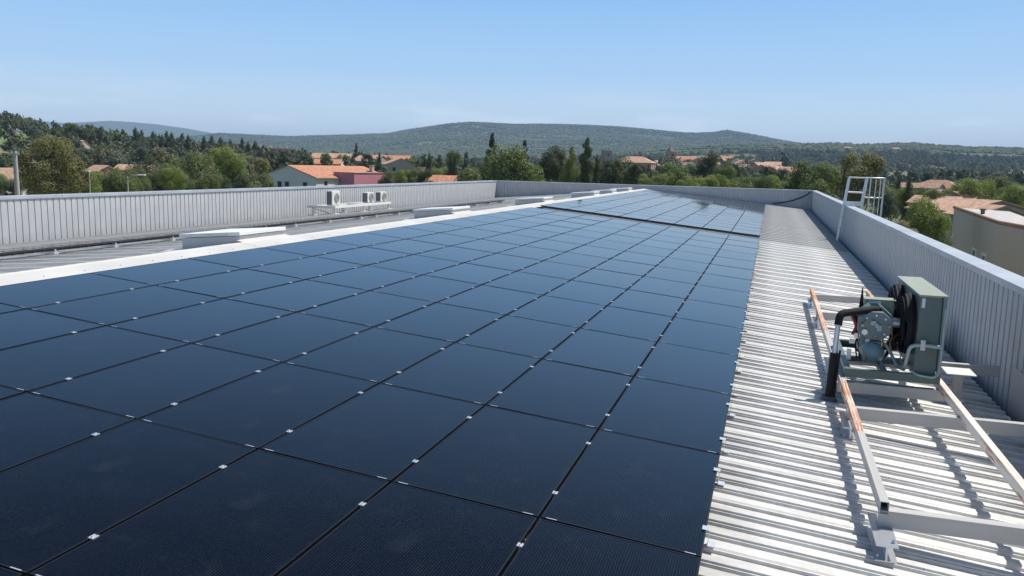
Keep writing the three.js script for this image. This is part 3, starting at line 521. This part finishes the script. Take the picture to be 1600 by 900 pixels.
// [kind, tint, px, top py, distance, width px, label]
const named = [
  ['pine', 'olive', 78, 213, 92, 88, 'large olive yellow tree right of the concrete pole on the far left'],
  ['poplar', 'yellow', 182, 256, 110, 30, 'small yellowish tree between the two street lamps'],
  ['broad', 'dark', 232, 246, 130, 70, 'dark leafy tree right of the taller street lamp'],
  ['broad', 'green', 292, 238, 125, 82, 'broad dark green tree left of the lime green tree'],
  ['broad', 'bright', 352, 231, 128, 62, 'lime green tree at the left of the white house'],
  ['conifer', 'dark', 558, 224, 330, 22, 'solitary dark conifer above the terracotta roofs'],
  ['cypress', 'dark', 593, 236, 260, 8, 'thin dark cypress standing amid the terracotta houses'],
  ['cypress', 'dark', 671, 235, 150, 11, 'tall dark cypress right of the low orange roof'],
  ['cypress', 'dark', 704, 241, 155, 7, 'left of the two slim cypresses beside the big round pine'],
  ['cypress', 'dark', 711, 239, 155, 8, 'right of the two slim cypresses beside the big round pine'],
  ['pine', 'green', 788, 231, 105, 128, 'very wide bright green pine behind the corner of the parapet'],
  ['conifer', 'dark', 768, 210, 125, 40, 'dark pointed conifer rising above the wide bright pine'],
  ['conifer', 'dark', 820, 221, 135, 26, 'dark conifer tip just right of the wide bright pine'],
  ['broad', 'dark', 866, 228, 118, 54, 'dark tree left of the yellow green poplar'],
  ['poplar', 'yellow', 893, 224, 112, 30, 'yellow green poplar left of the tall dark column tree'],
  ['poplar', 'dark', 918, 212, 108, 27, 'tall dark column shaped tree, highest of the middle group'],
  ['cypress', 'dark', 933, 240, 125, 7, 'slim cypress touching the tall dark column tree'],
  ['broad', 'dark', 976, 246, 150, 62, 'dark tree right of the small orange roofed house'],
  ['pine', 'green', 1056, 251, 112, 98, 'flat domed green pine below the church'],
  ['broad', 'dark', 1108, 238, 140, 48, 'dark tree right of the flat domed pine'],
  ['broad', 'green', 1130, 256, 120, 44, 'mid green tree left of the hip roofed house'],
  ['conifer', 'dark', 1198, 262, 128, 20, 'dark conifer standing before the hip roofed house'],
  ['pine', 'green', 1272, 256, 96, 96, 'round green pine behind the far right corner of the parapet'],
  ['pine', 'olive', 1345, 241, 112, 88, 'olive green pine behind the crossover ladder'],
  ['broad', 'grey', 1382, 300, 80, 40, 'grey green tree just behind the ladder cage'],
  ['cypress', 'dark', 1406, 270, 160, 8, 'left of the two cypresses right of the ladder'],
  ['cypress', 'dark', 1422, 269, 120, 12, 'right, larger of the two cypresses right of the ladder'],
  ['broad', 'bright', 1452, 314, 66, 70, 'bright green rounded tree left of the beige building'],
  ['bush', 'dry', 1418, 345, 62, 44, 'dry straw coloured bush behind the right parapet'],
  ['broad', 'bright', 1530, 281, 125, 52, 'light green tree above the tiled roofs on the right'],
  ['broad', 'green', 1572, 276, 140, 56, 'green tree right of the light green one above the tiled roofs'],
  ['broad', 'bright', 1588, 292, 115, 50, 'bright green tree at the right edge of the picture'],
  ['conifer', 'grey', 955, 252, 135, 20, 'grey green conifer before the long orange roof'],
];
for (const t of named) tree(...t);
// woods and hedges: trees of one kind that nothing tells apart share a label
const wr2 = rng(77), nth = n => n + ({ 1: 'st', 2: 'nd', 3: 'rd' }[n > 20 ? n % 10 : n] ?? 'th');
function wood(n, kinds, tintsList, x0, x1, pyf, d0, d1, w0, w1, label, group) {
  for (let i = 0; i < n; i++) { const t = (i + wr2() * .9) / n, px = x0 + (x1 - x0) * t; const d = d0 + (d1 - d0) * wr2(); tree(kinds[Math.floor(wr2() * kinds.length)], tintsList[Math.floor(wr2() * tintsList.length)], px, pyf(px) + (wr2() - .35) * 7, d, (w0 + (w1 - w0) * wr2()), `${label}, ${nth(i + 1)} from left`, group); }
}
const sky0 = tab => px => lerpTab(tab, px);
wood(9, ['pine'], ['dark', 'green'], -30, 58, sky0([[-30, 182], [20, 180], [45, 186], [60, 202]]), 400, 450, 22, 30, 'dark pine in the wood on the far left hilltop', 'pines on the left hilltop');
wood(9, ['broad'], ['green', 'dark'], 78, 160, sky0([[78, 200], [110, 194], [140, 193], [160, 199]]), 345, 375, 17, 22, 'round topped tree in the tall row on the left hill', 'row of round topped trees');
wood(7, ['broad', 'pine'], ['dark'], 60, 150, sky0([[60, 216], [150, 212]]), 385, 420, 18, 26, 'dark tree behind the row of round topped trees', 'trees behind the left hill row');
wood(17, ['cypress'], ['dark'], 158, 410, sky0([[158, 194], [210, 198], [250, 203], [290, 206], [330, 210], [410, 219]]), 360, 400, 8, 10, 'slim dark cypress on the skyline of the left hill', 'cypresses on the left skyline');
wood(18, ['pine', 'broad', 'conifer'], ['dark', 'green'], 155, 420, sky0([[155, 206], [250, 214], [330, 220], [420, 230]]), 350, 420, 20, 30, 'dark tree in the belt under the left skyline', 'tree belt on the left hill');
wood(24, ['broad', 'pine', 'broad', 'bush'], ['green', 'dark', 'grey', 'olive'], -10, 420, sky0([[-10, 236], [100, 228], [200, 232], [300, 236], [420, 244]]), 220, 300, 30, 44, 'green tree on the lower slope of the left hill', 'trees on the lower left slope');
wood(20, ['broad', 'broad', 'bush'], ['green', 'dark', 'olive', 'bright'], -20, 410, sky0([[-20, 268], [130, 262], [200, 264], [410, 268]]), 100, 140, 40, 56, 'leafy tree just behind the left parapet', 'trees behind the left parapet');
wood(16, ['broad', 'pine', 'conifer'], ['green', 'dark'], 400, 700, sky0([[400, 242], [450, 236], [520, 240], [600, 244], [700, 246]]), 250, 330, 20, 34, 'green tree among the terracotta houses left of centre', 'trees among the left houses');
wood(14, ['broad', 'bush'], ['green', 'bright', 'dark'], 600, 740, sky0([[590, 268], [640, 262], [730, 258]]), 130, 190, 24, 38, 'garden tree right of the white house', 'garden trees by the white house');
wood(5, ['broad', 'conifer'], ['dark', 'green'], 650, 740, sky0([[650, 240], [740, 236]]), 200, 260, 22, 30, 'dark tree left of the wide bright pine', 'trees left of the wide pine');
wood(12, ['broad', 'pine'], ['dark', 'green'], 835, 1010, sky0([[835, 246], [1000, 256]]), 130, 170, 30, 44, 'dark green tree behind the middle of the far parapet', 'trees behind the far parapet');
wood(25, ['broad', 'conifer', 'broad'], ['dark', 'green', 'grey'], 930, 1240, sky0([[930, 246], [1060, 258], [1150, 258], [1240, 262]]), 200, 330, 20, 32, 'green tree between the village roofs', 'trees between the village roofs');
wood(12, ['broad', 'broad', 'bush'], ['dark', 'green', 'bright'], 1000, 1240, sky0([[1000, 270], [1230, 276]]), 95, 120, 34, 48, 'tree just behind the far parapet right of centre', 'trees behind the far parapet on the right');
wood(14, ['broad', 'pine', 'conifer'], ['dark', 'green', 'grey'], 1360, 1640, sky0([[1360, 264], [1640, 268]]), 300, 480, 16, 28, 'green tree in the plain below the right hills', 'trees in the right plain');
wood(10, ['cypress'], ['dark'], 1440, 1540, sky0([[1440, 262], [1540, 262]]), 520, 560, 4, 5, 'cypress in the short row in the right plain', 'cypress row in the right plain');
wood(9, ['broad', 'bush'], ['green', 'bright', 'dark'], 1370, 1480, sky0([[1370, 292], [1480, 296]]), 105, 150, 26, 40, 'garden tree beyond the right parapet', 'garden trees on the right');
wood(6, ['broad'], ['bright', 'green'], 1500, 1640, sky0([[1500, 284], [1640, 288]]), 128, 160, 40, 56, 'leafy tree behind the tiled row houses', 'trees behind the row houses');

// far woods: one mass of tree clumps over the hills
{
  const base = new THREE.IcosahedronGeometry(.5, 1), pp = base.attributes.position;
  for (let i = 0; i < pp.count; i++) { const x = pp.getX(i), y = pp.getY(i), z = pp.getZ(i), k = .72 + .56 * hash(Math.round(x * 97), Math.round(y * 97), Math.round(z * 97)); pp.setXYZ(i, x * k, y * k + .3, z * k); }
  base.computeVertexNormals();
  const leafy = leafCloud(8123, 150, .10, shapes.broad(rng(8123)), [1, 1, 1], .22);
  const rr = rng(991), nearList = [], farList = [];
  const put = (list, n, r0, r1, dens, s0, s1) => { for (let i = 0; i < n; i++) { const a = (rr() - .5) * 84 * R, r = Math.sqrt(r0 * r0 + (r1 * r1 - r0 * r0) * rr()), t = camAz - a, x = -Math.sin(t) * r, z = -Math.cos(t) * r, px = pxOf(x, z); const keep = fbm(x / 130 + 900, z / 130 + 900, 4096, 3, 61); const pick = rr(), sz = s0 + (s1 - s0) * rr(); if (fieldAt(px, r) || keep < dens) continue; if (px > 940 && px < 1250 && r > 360 && r < 700 && pick < .8) continue; list.push([x, ground(x, z), z, sz, rr(), keep]); } };
  put(nearList, 2600, 250, 560, .34, 5, 8); put(nearList, 15000, 560, 1500, .40, 6, 11);
  put(farList, 40000, 1500, 2700, .34, 6, 11); put(farList, 110000, 2700, 5600, .22, 7, 12);
  const mt = new THREE.Matrix4(), q = new THREE.Quaternion(), up = new THREE.Vector3(0, 1, 0), c = new THREE.Color();
  for (const [list, geo, mat, name, label, flat] of [[nearList, leafy, leafMat, 'plain_wood', 'scattered green trees filling the plain and lower slopes', 1], [farList, base, std(0xffffff, .95), 'distant_wood', 'dense green woods covering the distant hills', .5]]) {
    const m = new THREE.InstancedMesh(geo, mat, list.length); m.name = name; m.userData = { kind: 'stuff', label, category: 'woods' };
    list.forEach(([x, y, z, s, k, f], i) => { q.setFromAxisAngle(up, k * 6.283); mt.compose(new THREE.Vector3(x, y, z), q, new THREE.Vector3(s * (.85 + k * .4), flat * s * (.7 + (1 - k) * .5), s)); m.setMatrixAt(i, mt); const b = flat < 1 ? .95 + .15 * k : .75 + .6 * k, o = f > .55 ? 1.2 : .95; c.setRGB(.074 * b * o, .100 * b, .036 * b); m.setColorAt(i, c); });
    m.castShadow = m.receiveShadow = true; scene.add(m);
  }
}

// ---------------------------------------------------------------- houses
const tileTex = tex(256, 256, (u, v, i, j) => { const row = Math.floor(v * 8), col = Math.floor(u * 16), h = hash(col, row, 3), g = hash(col >> 1, row, 8); return [196 + h * 34 - g * 30, 168 + h * 30 - g * 30, 146 + h * 28 - g * 26]; });
const tileBump = tex(256, 256, (u, v) => { const k = 128 + 100 * Math.sin(u * 16 * 6.283) - 27 * ((v * 8) % 1); return [k, k, k]; }, false);
tileTex.repeat.set(.3, .3); tileBump.repeat.set(.3, .3);
const tileMats = [lin(.86, .58, .47), lin(.60, .50, .44), lin(.84, .76, .70), lin(.55, .52, .48)].map(c => std(c, .9, 0, { map: tileTex, bumpMap: tileBump, bumpScale: .05 }));
const stucco = tex(256, 256, (u, v) => { const n = fbm(u * 8, v * 8, 8, 5, 70), k = 236 + (n - .5) * 16; return [k, k * .99, k * .97]; });
const wallMats = { white: [.83, .80, .74], cream: [.56, .47, .36], salmon: [.60, .34, .24], beige: [.66, .54, .42], pink: [.64, .26, .32], grey: [.34, .31, .28], stone: [.64, .56, .47] };
for (const k in wallMats) wallMats[k] = std(lin(...wallMats[k]), .92, 0, { map: stucco });
const winFrame = std(lin(.5, .48, .44), .7), shutterMat = std(lin(.23, .22, .19), .8);
// width along local x, length along local z, ridge along z; windows: [side, along, height, w, h]
function house(name, label, category, pos, turn, W, L, eave, rise, wall, roof, wins = [], opt = {}) {
  const o = thing(name, label, category, pos, turn, opt.group), hw = W / 2, hl = L / 2, S = new Soup(), e = eave, p = eave + rise, b = -1.5;
  const hip = opt.hip ? Math.min(hl, hw) * .9 : 0;
  for (const s of [-1, 1]) { S.quad([s * hw, b, -hl], [s * hw, b, hl], [s * hw, e, hl], [s * hw, e, -hl], [0, 0], [L, 0], [L, e], [0, e]); S.quad([-hw, b, s * hl], [hw, b, s * hl], [hw, e, s * hl], [-hw, e, s * hl], [0, 0], [W, 0], [W, e], [0, e]); if (!hip) S.tri([-hw, e, s * hl], [hw, e, s * hl], [0, p, s * hl]); }
  part('wall', S.geo(), wallMats[wall], o);
  const ov = .35, th = .16, T = new Soup(), sl = Math.hypot(hw + ov, rise * (hw + ov) / hw), ye = e - rise * ov / hw, l2 = hl + (hip ? ov : .2), lr = hip ? hl - hip : l2;
  for (const s of [-1, 1]) for (const d of [.02, th]) T.quad([s * (hw + ov), ye + d, -l2], [s * (hw + ov), ye + d, l2], [0, p + d, lr], [0, p + d, -lr], [0, 0], [2 * l2, 0], [l2 + lr, sl], [l2 - lr, sl]);
  for (const s of [-1, 1]) T.quad([s * (hw + ov), ye + .02, -l2], [s * (hw + ov), ye + .02, l2], [s * (hw + ov), ye + th, l2], [s * (hw + ov), ye + th, -l2]);
  for (const z of [-l2, l2]) if (hip) { const zr = Math.sign(z) * lr; T.tri([-(hw + ov), ye + th, z], [hw + ov, ye + th, z], [0, p + th, zr]); } else for (const s of [-1, 1]) T.quad([s * (hw + ov), ye + .02, z], [0, p + .02, z], [0, p + th, z], [s * (hw + ov), ye + th, z]);
  const rf = part('roof', T.geo(), tileMats[roof], o);
  if (opt.chimney) { const [cx, cz, ch] = opt.chimney; part('chimney', [box(.7, ch, .7, cx, p - Math.abs(cx) * rise / hw + ch / 2 - .5, cz), box(.9, .12, .9, cx, p - Math.abs(cx) * rise / hw + ch - .5, cz)], wallMats.cream, rf); }
  for (const [side, along, h, w, hh] of wins) {
    const n = { f: [0, 1], b: [0, -1], l: [-1, 0], r: [1, 0] }[side], x = n[0] ? n[0] * hw : along, z = n[0] ? along : n[1] * hl, dx = n[0] ? .03 : w / 2, dz = n[0] ? w / 2 : .03;
    const wn = part('window', n[0] ? [box(.10, .1, w + .2, x, h + hh / 2 + .05, z), box(.10, .08, w + .2, x, h - hh / 2 - .04, z), box(.10, hh, .1, x, h, z - w / 2 - .05), box(.10, hh, .1, x, h, z + w / 2 + .05)] : [box(w + .2, .1, .10, x, h + hh / 2 + .05, z), box(w + .2, .08, .10, x, h - hh / 2 - .04, z), box(.1, hh, .10, x - w / 2 - .05, h, z), box(.1, hh, .10, x + w / 2 + .05, h, z)], winFrame, o);
    part('pane', n[0] ? box(.03, hh, w, x, h, z) : box(w, hh, .03, x, h, z), M.glass, wn);
  }
  return o;
}
// ridge height is read from the picture at the house's own distance
function houseAt(name, label, px, pyRidge, dist, turnDeg, W, L, rise, wall, roof, wins, opt = {}) {
  const p = at(px, pyRidge, dist), gy = ground(p.x, p.z); if (opt.sit) p.y = gy + 4 + rise; const base = Math.min(gy, p.y - 3 - rise);
  const turn = Math.atan2(-p.x, -p.z) + turnDeg * R;
  return house(name, label, opt.category ?? 'house', [p.x, base, p.z], turn, W, L, p.y - base - rise, rise, wall, roof, wins ?? [['f', -W * .25, p.y - base - rise - 1.5, 1, 1.2], ['f', W * .22, p.y - base - rise - 1.5, 1, 1.2], ['l', -L * .2, p.y - base - rise - 1.5, 1, 1.2], ['r', L * .2, p.y - base - rise - 1.5, 1, 1.2]], opt);
}
{ // white house with the pink annex
  const h = houseAt('white_house', 'white gabled house with orange tile roof and pink annex behind left parapet', 512, 260, 160, -40, 12.5, 21, 1.95, 'white', 0, [['f', -2.0, 5.3, .9, 1.5], ['f', -.3, 5.3, .9, 1.5], ['f', 3.8, 5.3, .9, 1.5], ['r', 8, 5.6, .8, 1.3]], { chimney: [3.6, -8.6, 2.0] });
  part('annex', box(4.6, 9, 9, 7.4, 3.3, 0), wallMats.pink, h, 'pink rendered annex');
  part('annex_coping', box(4.8, .12, 9.2, 7.4, 7.87, 0), tileMats[2], h);
  part('porch_roof', box(5.2, .18, 5.5, 0, 0, 0).rotateZ(-.22).translate(8.9, 6.2, -6.2), tileMats[0], h);
}
houseAt('cottage', 'white cottage with grey gable roof behind the concrete pole', 2, 264, 120, -30, 5, 7, 1.5, 'white', 3);
houseAt('cottage', 'orange roofed cottage half hidden left of the small yellow tree', 158, 259, 190, 30, 4, 5, 1.1, 'salmon', 2);
houseAt('cottage', 'pale cottage roof right of the small yellow tree', 212, 258, 210, 60, 5, 8, 1.1, 'cream', 2);
houseAt('cottage', 'cream cottage half hidden beside the lime green tree', 337, 262, 175, 20, 6, 8, 1.6, 'cream', 2);
houseAt('cottage', 'tiny orange roof deep in the woods of the left hill', 253, 236, 330, 40, 7, 9, 1.8, 'salmon', 0);
houseAt('cottage', 'pale villa among the trees of the left hill', 102, 219, 340, 55, 7, 14, 1.8, 'cream', 2);
for (const [px, py, l, n] of [[397, 231, 15, 'left'], [437, 232.5, 17, 'right']]) {
  const p = at(px, py, 420), gy = ground(p.x, p.z), o = thing('apartment_block', `salmon flat roofed apartment block on the hill, ${n} of the two`, 'building', [p.x, gy, p.z], Math.atan2(-p.x, -p.z) + .35, 'apartment blocks on the left hill'), H = p.y - gy;
  part('wall', box(l * .75, H + 2, 9, 0, H / 2 - 1, 0), wallMats.salmon, o); part('roof', box(l * .75 + .6, .3, 9.6, 0, H + .15, 0), wallMats.cream, o);
  for (let k = 0; k < 4; k++) for (const y of [1.3, 4]) part('window', box(1.1, 1.3, .12, -l * .27 + k * l * .18, H - y, 4.52), M.glass, o);
  for (const x of [-.25, .2]) part('chimney', box(.8, 1.4, .8, x * l, H + 1, 0), wallMats.cream, o);
}
houseAt('long_house', 'long terracotta roofed building, upper of two left of the conifer', 520, 240, 330, 75, 9, 15, 1.8, 'cream', 2);
houseAt('long_house', 'long terracotta roofed building, lower of two left of the conifer', 506, 249, 270, 78, 8, 12, 1.4, 'white', 0);
houseAt('village_house', 'pale house with terracotta roof left of the thin cypress', 580, 243.5, 290, 50, 8, 10, 1.8, 'cream', 2);
houseAt('village_house', 'cream gabled house right of the thin cypress', 622, 248, 270, 12, 9, 9, 1.8, 'cream', 2);
houseAt('village_house', 'wide terracotta roof behind the cream gabled house', 606, 243, 320, 80, 8, 17, 1.6, 'salmon', 0);
houseAt('village_house', 'low house with orange roof and chimney right of the white house', 650, 268.5, 165, 35, 7, 8, 1.6, 'cream', 0, undefined, { chimney: [1, 1, 1.8] });
houseAt('village_house', 'tiny orange roof between tall cypress and slim cypresses', 688, 275, 150, 70, 5, 6, 1.0, 'cream', 0);
houseAt('village_house', 'reddish hip roof left of the wide bright pine', 722, 273, 150, 40, 6, 6, 1.6, 'salmon', 1, undefined, { hip: true });
houseAt('village_house', 'small white house with orange roof below the tall dark tree', 938, 272, 230, 45, 4.2, 5, 1.2, 'white', 0);
houseAt('village_house', 'small orange roof half hidden above the small white house', 947, 268, 150, 20, 3, 4, 1.4, 'salmon', 0);
houseAt('long_house', 'long building with wide terracotta roof left of the church', 992, 245, 380, 78, 11, 17, 2.6, 'salmon', 2, undefined, { hip: true });
houseAt('village_house', 'hip roofed house with pinkish walls behind far parapet', 1190, 280, 190, 62, 6, 7, 1.5, 'salmon', 2, undefined, { hip: true });
houseAt('village_house', 'low hip roofed house in the right plain', 1467, 282, 235, 70, 10, 13, 2.0, 'grey', 1, undefined, { hip: true });
houseAt('village_house', 'second low roofed house left of the hip roofed one in the plain', 1440, 287, 225, 75, 6, 9, 1.0, 'grey', 3);
{ // grey tower block left of the church
  const p = at(948, 235, 420), gy = ground(p.x, p.z), o = thing('stone_tower', 'square grey stone tower left of the long terracotta roof', 'tower', [p.x, gy, p.z], .6);
  part('wall', box(4, p.y - gy, 4, 0, (p.y - gy) / 2, 0), wallMats.grey, o); part('parapet', box(4.3, .5, 4.3, 0, p.y - gy, 0), wallMats.stone, o); part('window', box(.7, 1.1, .1, 0, p.y - gy - 2.2, 2.03), M.glass, o);
  // church
  const q = at(1049, 226, 640), g2 = ground(q.x, q.z), H = q.y - g2, c = thing('church', 'village church with pink tower and dark pyramid spire', 'church', [q.x, g2, q.z], .5), w = 6.2;
  part('tower_wall', box(w, H - 5.5, w, 0, (H - 5.5) / 2, 0), wallMats.salmon, c); part('cornice', box(w + .7, .5, w + .7, 0, H - 5.5, 0), wallMats.cream, c);
  part('spire', new THREE.ConeGeometry(w * .66, 5.5, 4).rotateY(Math.PI / 4).translate(0, H - 2.6, 0), std(lin(.03, .032, .036), .7), c);
  for (const a of [0, 1, 2, 3]) part('belfry_opening', box(1.4, 2.6, .2, 0, H - 8, w / 2 + .02).rotateY(a * Math.PI / 2), M.dark, c);
  const nv = new THREE.Shape([[-6, 0], [6, 0], [6, 8], [0, 11], [-6, 8]].map(v => new THREE.Vector2(...v)));
  part('nave_wall', new THREE.ExtrudeGeometry(nv, { depth: 18, bevelEnabled: false }).rotateY(Math.PI / 2).translate(2, H - 19.5, 0), wallMats.cream, c);
  const rs = new Soup(); for (const s of [-1, 1]) rs.quad([1.6, H - 8.2, 0], [20.4, H - 8.2, 0], [20.4, H - 11.6, s * 6.6], [1.6, H - 11.6, s * 6.6], [0, 0], [19, 0], [19, 7], [0, 7]); part('nave_roof', rs.geo(), tileMats[0], c);
}
{ // village houses on the rise round the church
  const v = rng(404);
  const spots = [[1030, 251, 560], [1062, 249, 590], [1040, 257, 480], [1078, 246, 620], [1072, 254, 520], [1092, 247, 600], [1024, 262, 420], [1105, 245, 640], [1122, 247, 560], [1135, 244, 620], [1150, 248, 540], [1160, 250, 500], [1146, 243, 660], [1172, 251, 520], [1180, 248, 600], [1192, 254, 470], [1202, 258, 400], [1213, 260, 380], [1224, 261, 390], [1208, 253, 480], [1118, 253, 470], [1166, 257, 420], [1236, 262, 370], [1000, 258, 430]];
  spots.sort((a, b) => a[0] - b[0]);
  spots.forEach(([px, py, d], i) => houseAt('village_house', `small terracotta roofed house in the village round the church, ${nth(i + 1)} from left`, px, py, d, v() * 180, 6 + v() * 3, 8 + v() * 6, 1.6 + v() * .6, ['cream', 'salmon', 'white', 'stone'][Math.floor(v() * 4)], [0, 2, 2, 0, 1][Math.floor(v() * 5)], undefined, { group: 'village houses round the church' }));
  const far = [[845, 228, 1500], [880, 228, 1450], [812, 232, 1300], [938, 231, 1300], [1120, 232, 1300], [1180, 234, 1150], [1326, 226, 1700], [1400, 228, 1650], [1516, 258, 800], [1490, 259, 820], [1345, 240, 1200], [1560, 245, 1100], [470, 222, 1700], [640, 234, 1100]];
  far.sort((a, b) => a[0] - b[0]);
  far.forEach(([px, py, d], i) => houseAt('hillside_house', `tiny pale farmhouse on the distant wooded slopes, ${nth(i + 1)} from left`, px, py, d, v() * 180, 8, 12, 2, ['cream', 'white'][Math.floor(v() * 2)], 2, [], { sit: true, group: 'farmhouses on the far slopes' }));
}
// ---------------------------------------------------------------- beige building and row houses on the right
{
  const A = at(1562, 349, 60), B = at(1491, 324.4, 76), C = at(1690, 372, 53), D = B.clone().add(C).sub(A); D.y = B.y + .1;
  const o = thing('beige_building', 'beige rendered building with pale flat roof beyond the right parapet', 'building', [A.x, 0, A.z]);
  const L = v => [v.x - A.x, v.y, v.z - A.z], G = v => [v.x - A.x, -.5, v.z - A.z];
  const wall = (p, q, name, m) => { const n = Math.hypot(p.x - q.x, p.z - q.z), S = new Soup(); S.quad(G(p), G(q), L(q), L(p), [0, 0], [n, 0], [n, q.y], [0, p.y]); return part(name, S.geo(), wallMats[m], o); };
  wall(B, A, 'wall', 'stone'); wall(A, C, 'wall', 'beige'); wall(C, D, 'wall', 'beige'); wall(D, B, 'wall', 'beige');
  const up = (v, k = .02) => [v.x - A.x, v.y + k, v.z - A.z], S = new Soup(); S.quad(up(A), up(C), up(D), up(B), [0, 0], [10, 0], [10, 10], [0, 10]); part('roof', S.geo(), std(lin(.62, .60, .56), .9, 0, { map: oldTex }), o);
  for (const [p, q] of [[B, A], [A, C]]) part('coping', tube([up(p, .04), up(q, .04)], .13, 8, 6), tileMats[1], o);
  part('roof_vent', [cyl(.14, .14, .35, ...up(B.clone().lerp(A, .52).add(new THREE.Vector3(.5, 0, -.1)), .2), 'y', 12), cyl(.22, .22, .1, ...up(B.clone().lerp(A, .52).add(new THREE.Vector3(.5, 0, -.1)), .4), 'y', 12)], M.gutter, o);
  const dir = A.clone().sub(B).setY(0).normalize(), ang = Math.atan2(dir.x, dir.z), nrm = new THREE.Vector3(-dir.z, 0, dir.x); if (nrm.dot(A) > 0) nrm.negate();
  for (const t of [.60, .80]) { const p = B.clone().lerp(A, t).addScaledVector(nrm, .03), g = [box(.1, .2, 1.5, 0, .8, 0), box(.1, .2, 1.5, 0, -.8, 0), box(.1, 1.4, .24, 0, 0, .6), box(.1, 1.4, .24, 0, 0, -.6)]; const w = part('window', g, M.whitePlain, o); w.position.set(p.x - A.x, p.y - 3.1, p.z - A.z); w.rotation.y = ang; part('shutter', box(.05, 1.38, .94, 0, 0, 0), shutterMat, w); }
  { const p = A.clone().lerp(C, .42), w = part('door', [box(1.2, 2.4, .08)], winFrame, o), d2 = C.clone().sub(A).setY(0); w.position.set(p.x - A.x, p.y - 4.0, p.z - A.z); w.rotation.y = Math.atan2(-d2.z, d2.x); w.translateZ(.02); }
  houseAt('row_house', 'row house with long terracotta roof and dark gable behind the beige building', 1520, 313, 93, 38, 8.5, 7.5, 1.0, 'grey', 2, []);
  houseAt('row_house', 'small tiled roof between the dark gable and the beige building', 1545, 322, 82, 35, 5, 4, .8, 'grey', 2, []);
  houseAt('row_house', 'farther row house with dark gable left of the others', 1470, 298, 125, 20, 5, 6, 1.1, 'grey', 2, []);
  houseAt('row_house', 'low row house roof below the dark gable', 1466, 308, 108, 66, 3.5, 5, .7, 'grey', 2, []);
  houseAt('row_house', 'small terracotta roof peeping behind the row houses', 1500, 301, 125, 70, 4, 5, .8, 'grey', 2, []);
}
// ---------------------------------------------------------------- poles and lamps on the left
{
  const p = at(23, 236, 78), gy = ground(p.x, p.z), o = thing('utility_pole', 'tapered concrete utility pole on the far left', 'pole', [p.x, gy, p.z]);
  part('pole', [new THREE.CylinderGeometry(.15, .27, p.y - gy, 10).translate(0, (p.y - gy) / 2, 0)], M.concrete, o); part('insulator_bracket', [box(.9, .08, .08, 0, p.y - gy - .2, 0), cyl(.05, .05, .16, .35, p.y - gy - .1, 0), cyl(.05, .05, .16, -.35, p.y - gy - .1, 0)], M.galv, o);
  const lamp = (px, py, d, s, label) => { const q = at(px, py, d), g = ground(q.x, q.z), H = q.y - g, l = thing('street_lamp', label, 'street lamp', [q.x, g, q.z], camAz); part('post', new THREE.CylinderGeometry(.06, .1, H, 10).translate(0, H / 2, 0), M.concrete, l); part('arm', tube([[0, H - .3, 0], [s * .5, H + .05, 0], [s * 1.1, H + .12, 0]], .04, 8, 12, true), M.concrete, l); part('lamp_head', rbox(.75, .14, .3, s * 1.35, H + .12, 0, .05), M.whitePlain, l); };
  lamp(199, 275, 88, 1, 'street lamp with head pointing right, right of the small yellow tree'); lamp(139, 270, 92, -.2, 'thin street lamp left of the small yellow tree');
}
shadows(scene);
renderer.render(scene, camera);
